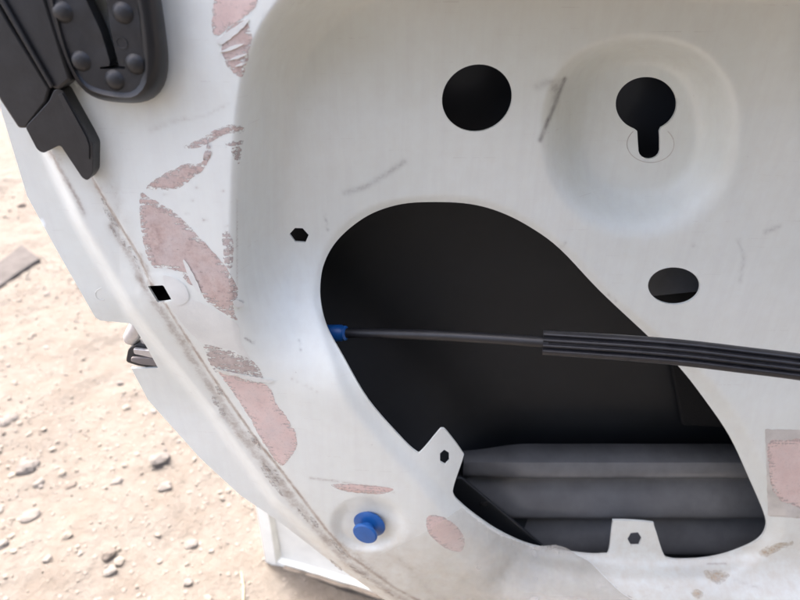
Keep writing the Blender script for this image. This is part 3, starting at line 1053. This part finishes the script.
# ------------------------------------------------------------------ torn vinyl film at the foot of the opening
film_poly = [(462, 508), (478, 521), (500, 535), (532, 547), (556, 545), (566, 548), (576, 554), (590, 562), (606, 578), (621, 592), (632, 598), (640, 640), (560, 650), (440, 640), (350, 590), (380, 555), (430, 530)]
def film():
    pl = jag(film_poly, .7, 2, 31, .35)
    P_ = np.array(pl)
    g = grid(P_[:, 0].min(), P_[:, 0].max(), P_[:, 1].min(), P_[:, 1].max(), 5)
    ruv, rT = cdt_sheet(pl, [], g, 2)
    h = height(ruv)
    wob = np.array([noise.noise(Vector((a * .03, b * .03, 2))) for a, b in ruv]) * .0012
    f = PA(ruv, h - .0016 + wob)
    b = f.copy(); b[:, 1] += .00025
    V, F, _, _ = sheet_solid(f, b, rT)
    loc = P(545, 640, 0)
    fo = mesh_from('plastic_film', V, F, M_FILM, None, 40, loc)
    dens = .12 + .88 * sstep(390, 520, ruv[:, 0] + (ruv[:, 1] - 540) * .5)
    cat = fo.data.attributes.new('dusty', 'FLOAT', 'POINT')
    cat.data.foreach_set('value', np.r_[dens, dens])
    tag(fo, 'torn dusty translucent plastic film stuck to sheet below the large opening', 'film')
film()
fe = [S(u, v, .0022) for u, v in catmull([(577, 555), (590, 562), (606, 578), (621, 592), (634, 600)], 6, False)]
V, F = tube(fe, .00035, 6)
mesh_from('film_edge_highlight', V, F, M_FOIL, bpy.data.objects['plastic_film'], 60)  # bright edge highlight of the film, modelled as a thin off-white tube

# ------------------------------------------------------------------ cable with sleeve
def cable():
    pts = [(316, 333, .058), (335, 333, .055), (380, 333.5, .042), (440, 335.5, .024), (500, 339, .008), (549, 342.5, -.003)]
    root = empty('latch_cable', P(543, 345, -.002))
    path = []
    PT = [P(*p) for p in pts]
    for i in range(len(PT) - 1):
        p0, p1, p2, p3 = PT[max(i - 1, 0)], PT[i], PT[i + 1], PT[min(i + 2, len(PT) - 1)]
        for k in range(8):
            t = k / 8
            path.append(.5 * (2 * p1 + (p2 - p0) * t + (2 * p0 - 5 * p1 + 4 * p2 - p3) * t * t + (3 * p1 - p0 - 3 * p2 + p3) * t ** 3))
    path.append(PT[-1])
    V, F = tube(path, .0041, 14)
    mesh_from('cable_casing', V, F, M_CABLE, root, 50)
    # blue end clip
    q = PT[1]; ax = (PT[2] - PT[1]).normalized()
    V, F = lathe([(.0045, -.016), (.0070, -.015), (.0070, .002), (.0062, .003), (.0062, .006), (.0046, .007)], q + ax * .004, ax, 20)
    mesh_from('end_clip', V, F, M_BLUE, root, 40)
    # ribbed sleeve: flat profile of four lobes swept along the cable
    sp_ = [(543, 342.5, -.002), (590, 345.5, -.009), (640, 349, -.016), (690, 353.5, -.022), (740, 359.5, -.027), (800, 367, -.031), (870, 378, -.034), (960, 394, -.030), (1060, 414, -.005), (1130, 428, .030), (1170, 436, .062)]
    ST = [P(*p) for p in sp_]
    path = []
    for i in range(len(ST) - 1):
        p0, p1, p2, p3 = ST[max(i - 1, 0)], ST[i], ST[i + 1], ST[min(i + 2, len(ST) - 1)]
        for k in range(10):
            t = k / 10
            path.append(.5 * (2 * p1 + (p2 - p0) * t + (2 * p0 - 5 * p1 + 4 * p2 - p3) * t * t + (3 * p1 - p0 - 3 * p2 + p3) * t ** 3))
    path.append(ST[-1])
    Hh, Tt = .0092, .0058
    sec = []
    nn = 48
    for k in range(nn):            # front side top -> bottom, three grooves
        t = k / (nn - 1)
        z = Hh * (1 - 2 * t)
        body = Tt * math.sqrt(max(0, 1 - (abs(1 - 2 * t)) ** 3.2))
        g = 0
        for gc, gw, gd in ((.27, .05, .0030), (.50, .045, .0026), (.72, .05, .0030)):
            g += gd * math.exp(-((t - gc) / gw) ** 2)
        sec.append((-max(body - g, .0004), z))
    for k in range(1, 13):
        t = 1 - k / 13
        sec.append((Tt * math.sqrt(max(0, 1 - (abs(1 - 2 * t)) ** 2)), Hh * (1 - 2 * t)))
    V, F = [], []
    ns = len(sec)
    for i, p in enumerate(path):
        tg = (path[min(i + 1, len(path) - 1)] - path[max(i - 1, 0)]).normalized()
        side = tg.cross(Vector((0, -cp, sp))).normalized()     # up along the sheet
        if side.z < 0:
            side = -side
        nrm = side.cross(tg).normalized()
        if nrm.y > 0:
            nrm = -nrm
        for (o_, z) in sec:
            V.append(p - nrm * o_ * 1.0 + side * z)
    for i in range(len(path) - 1):
        for k in range(ns):
            F.append((i * ns + k, i * ns + (k + 1) % ns, (i + 1) * ns + (k + 1) % ns, (i + 1) * ns + k))
    F += [tuple(range(ns)), tuple((len(path) - 1) * ns + k for k in range(ns))[::-1]]
    mesh_from('ribbed_sleeve', V, F, M_SLEEVE, root, 50)
    tag(root, 'thin black cable with ribbed black sleeve crossing the large dark opening', 'cable')
cable()

# ------------------------------------------------------------------ blue plug
def plug():
    root_p = S(370, 522, 0)
    ax = Vector((-.30, -1, .02)).normalized()
    root = empty('push_plug', root_p)
    V, F = lathe([(.0005, -.002), (.0142, -.0015), (.0154, .0), (.0156, .0010), (.0140, .0026), (.0070, .0042)], root_p + ax * .0015, ax, 36)
    mesh_from('collar', V, F, M_BLUE, root, 35)
    V, F = lathe([(.0062, .002), (.0058, .004), (.0058, .0125)], root_p, ax, 24)
    mesh_from('stem', V, F, M_BLUE, root, 35)
    V, F = lathe([(.0058, .0112), (.0106, .0117), (.0117, .0126), (.0117, .0142), (.0106, .0153), (.004, .0157)], root_p, ax, 32)
    mesh_from('head', V, F, M_BLUE, root, 35)
    tag(root, 'bright blue plastic push plug standing out of the white sheet', 'plug')
plug()

# ------------------------------------------------------------------ rubber grommet
def grommet():
    base = [(28, -70), (46, 0), (61, 48), (77, 82), (96, 98), (128, 103), (150, 100), (164, 86), (168.5, 62), (165, 25), (159, -15), (150, -70), (125, -105), (85, -120), (48, -105)]
    facep = [(38, -64), (53, 0), (66, 50), (80, 80), (97, 92), (126, 97), (139, 91), (145.5, 74), (144, 42), (138, 0), (127, -60), (108, -92), (80, -104), (52, -92)]
    bs = catmull(base, 6)
    loc = P(95, 60, 0)
    root = empty('rubber_grommet', P(130, 103, 0))
    yF = -.016
    # body: base ring -> rounded shoulder -> face rim, resampled to equal counts
    def rs(poly, n):
        Pn = np.array(poly + [poly[0]])
        L = np.r_[0, np.cumsum(np.hypot(*np.diff(Pn, axis=0).T))]
        t = np.linspace(0, L[-1], n, endpoint=False)
        return np.stack([np.interp(t, L, Pn[:, 0]), np.interp(t, L, Pn[:, 1])], 1)
    def polar(poly, n=96, c=(98, 0)):
        # radial samples so that the rings correspond
        P2 = np.array(catmull(poly, 8))
        ang = np.arctan2(P2[:, 1] - c[1], P2[:, 0] - c[0])
        r = np.hypot(P2[:, 0] - c[0], P2[:, 1] - c[1])
        o = np.argsort(ang)
        a = np.linspace(-math.pi, math.pi, n, endpoint=False)
        rr = np.interp(a, ang[o], r[o], period=2 * math.pi)
        return np.stack([c[0] + rr * np.cos(a), c[1] + rr * np.sin(a)], 1)
    B, Fp = polar(base), polar(facep)
    rings = []
    for t, y in ((0, .014), (.0, -.002), (.08, -.006), (.25, -.011), (.55, -.0150), (.85, -.0165), (1.0, yF)):
        rings.append([P(u, v, y) for u, v in (B * (1 - t) + Fp * t)])
    inner = np.array([98, 0]) + (Fp - np.array([98, 0])) * .955
    rings.append([P(u, v, yF + .0012) for u, v in inner])
    V = [p for r in rings for p in r]
    n = len(B)
    F = [(i * n + k, i * n + (k + 1) % n, (i + 1) * n + (k + 1) % n, (i + 1) * n + k) for i in range(len(rings) - 1) for k in range(n)]
    mesh_from('rubber_body', V, F, M_RUBBER_SHADE, root, 50)
    # face plate with the T-shaped slit
    slit = [(74, -30), (104, -30), (106, 0), (111, 32), (118, 62), (119.5, 66), (125, 66.6), (125, 69), (100, 69), (100, 67), (109, 66), (110, 62), (101, 32), (86, 0)]
    ol = [tuple(x) for x in inner]
    uv2, T2 = cdt_sheet(ol, [resample(slit, 4)], grid(20, 160, -110, 105, 7), 2)
    f = PA(uv2, yF + .0012)
    f[:, 1] += np.array([.0005 * noise.noise(Vector((a * .05, b * .05, 0))) for a, b in uv2])
    b = f.copy(); b[:, 1] += .010
    V, F, _, _ = sheet_solid(f, b, T2)
    mesh_from('face_plate', V, F, M_RUBBER, root, 40)
    for (u, v) in ((63, 12), (123, 13), (81, 61), (135.5, 64), (115, 80), (112, -45), (58, -45)):
        V, F = lathe([(.0058, 0), (.0050, .0010), (.0039, .0021), (.0026, .0027), (.0013, .0030), (.0006, .00305)], P(u, v, yF + .0016), (0, -1, 0), 20)
        mesh_from('bump_stud', V, F, M_RUBBER, root, 40)
    V, F = lathe([(.0032, 0), (.0032, .0005), (.0026, .0005), (.0024, .0002)], P(122, 43, yF + .0014), (0, -1, 0), 16)
    mesh_from('moulded_mark', V, F, M_RUBBER, root, 40)
    tag(root, 'black oval rubber grommet with round studs and a slit', 'grommet')
grommet()

# ------------------------------------------------------------------ black window channel end with clip
def channel():
    root = empty('window_channel', P(60, 150, -.004))
    prism('outer_strip', [(-110, -90), (-66, -100), (50, 89), (46, 103), (26, 128.5), (18, 128.5), (0, 101)], -.003, .010, M_TRIM, root, .0015)
    prism('inner_strip', [(-60, -100), (18, -110), (46, 0), (71, 80), (58, 91), (51.5, 88)], -.006, .006, M_TRIM, root, .002)
    prism('groove_lip', [(-66, -108), (-58, -108), (53, 86), (50, 89)], -.0085, -.004, M_RUBBER, root, .0008)
    prism('end_clip', round_poly([(25, 127), (49, 101), (54, 89.5), (62, 89), (88, 135), (93, 145), (93, 173), (87.5, 181), (82, 178), (60, 145), (54, 148), (43, 153.5), (37, 150)], 3, 3), -.004, .008, M_TRIM, root, .0018, 3)
    prism('clip_rib', round_poly([(58, 95), (62, 93), (86, 137), (89, 146), (89, 160)], 1, 2), -.0050, -.0036, M_TRIM, root, .0005)
    tag(root, 'black plastic window channel ending in a stepped clip at the door edge', 'window channel')
channel()

# ------------------------------------------------------------------ added van, outside the picture, placed to block sky light from the sheet
def van():
    X0, Y0 = VAN_X, VAN_Y
    def W(a, across, z):                 # along the van, across it, height
        return (X0 + a, Y0 - across, z)
    root = empty('shade_van', W(1.9, .85, 0))
    M_VAN = mat_simple('charcoal_paint', (.035, .036, .040), .35, .15, 5, .0003, .1)
    M_GLASS = mat_simple('dark_glass', (.012, .014, .016), .08, .1, 5, .0001, .05)
    prof = [(.02, .28), (.0, 1.2), (.10, 1.70), (.44, 1.78), (2.24, 1.78), (2.74, 1.72), (2.99, 1.5), (3.44, 1.04), (3.74, .95), (3.74, .28)]
    def lean(across, z):
        return across + (.10 if across < .8 else -.10) * max(0, (z - 1.1) / .8)
    V, F = [], []
    n = len(prof)
    for ac, ins in [(0.06, .03), (0.0, 0.0), (1.70, 0.0), (1.64, .03)]:
        for a, b in prof:
            a2, b2 = 1.87 + (a - 1.87) * (1 - ins), 1.1 + (b - 1.1) * (1 - ins)
            V.append(W(a2, lean(ac, b2), b2))
    for i in range(3):
        for k in range(n):
            F.append((i * n + k, i * n + (k + 1) % n, (i + 1) * n + (k + 1) % n, (i + 1) * n + k))
    F += [tuple(range(n)), tuple(3 * n + k for k in range(n))[::-1]]
    mesh_from('body', V, F, M_VAN, root, 30)
    for ac in (-.006, 1.706):
        for (a0, a1) in ((.35, 1.45), (1.55, 2.65)):
            V = [W(a, lean(ac, b) + dx, b) for dx in (0, .004) for a, b in ((a0, 1.08), (a1, 1.08), (a1 - .04, 1.58), (a0 + .06, 1.58))]
            F = [(0, 1, 2, 3), (7, 6, 5, 4)] + [(i, (i + 1) % 4, 4 + (i + 1) % 4, 4 + i) for i in range(4)]
            mesh_from('window', V, F, M_GLASS, root, 30)
    for ac in (.10, 1.60):
        for a in (.72, 3.0):
            V, F = lathe([(.12, -.11), (.30, -.11), (.335, -.08), (.335, .08), (.30, .11), (.12, .11)], W(a, ac, .33), (0, 1, 0), 32)
            w = mesh_from('wheel', V, F, M_RUBBER, root, 40)
            V, F = lathe([(.02, -.1), (.20, -.118), (.21, -.10), (.21, .10), (.20, .118), (.02, .1)], W(a, ac, .33), (0, 1, 0), 24)
            mesh_from('rim', V, F, M_STEEL, w, 40)
    tag(root, 'charcoal van added out of view to shade the white car door', 'van')
VAN_X, VAN_Y = -.50, -.86
van()

# ------------------------------------------------------------------ timber blocks that carry the door
M_WOOD = mat_simple('weathered_timber', (.20, .155, .11), .85, .3, 40, .0012, .6)
def timber_block(x, w):
    zb = P(700, 748, 0).z
    low = min(v.co.z + PW['car_door'][2] for v in panel.data.vertices if abs(v.co.x + PW['car_door'][0] - x) < w / 2 + .02)
    h_ = low + .02
    V = []
    bm = bmesh.new()
    bmesh.ops.create_cube(bm, size=1)
    for v in bm.verts:
        v.co = Vector((x + v.co.x * w, .03 + v.co.y * .16, -.02 + (v.co.z + .5) * (h_ - .001)))
    bmesh.ops.bevel(bm, geom=bm.edges[:], offset=.006, segments=2, affect='EDGES')
    V = [v.co.copy() for v in bm.verts]
    F = [tuple(v.index for v in f.verts) for f in bm.faces]
    bm.free()
    return mesh_from('timber_block', V, F, M_WOOD, None, 35, (x, .03, 0))
for x, lab in ((.22, 'weathered timber block under the door, close behind the torn plastic film'), (.52, 'weathered timber block under the straight foot of the door')):
    tag(timber_block(x, .10), lab, 'timber block', 'timber blocks under the door')
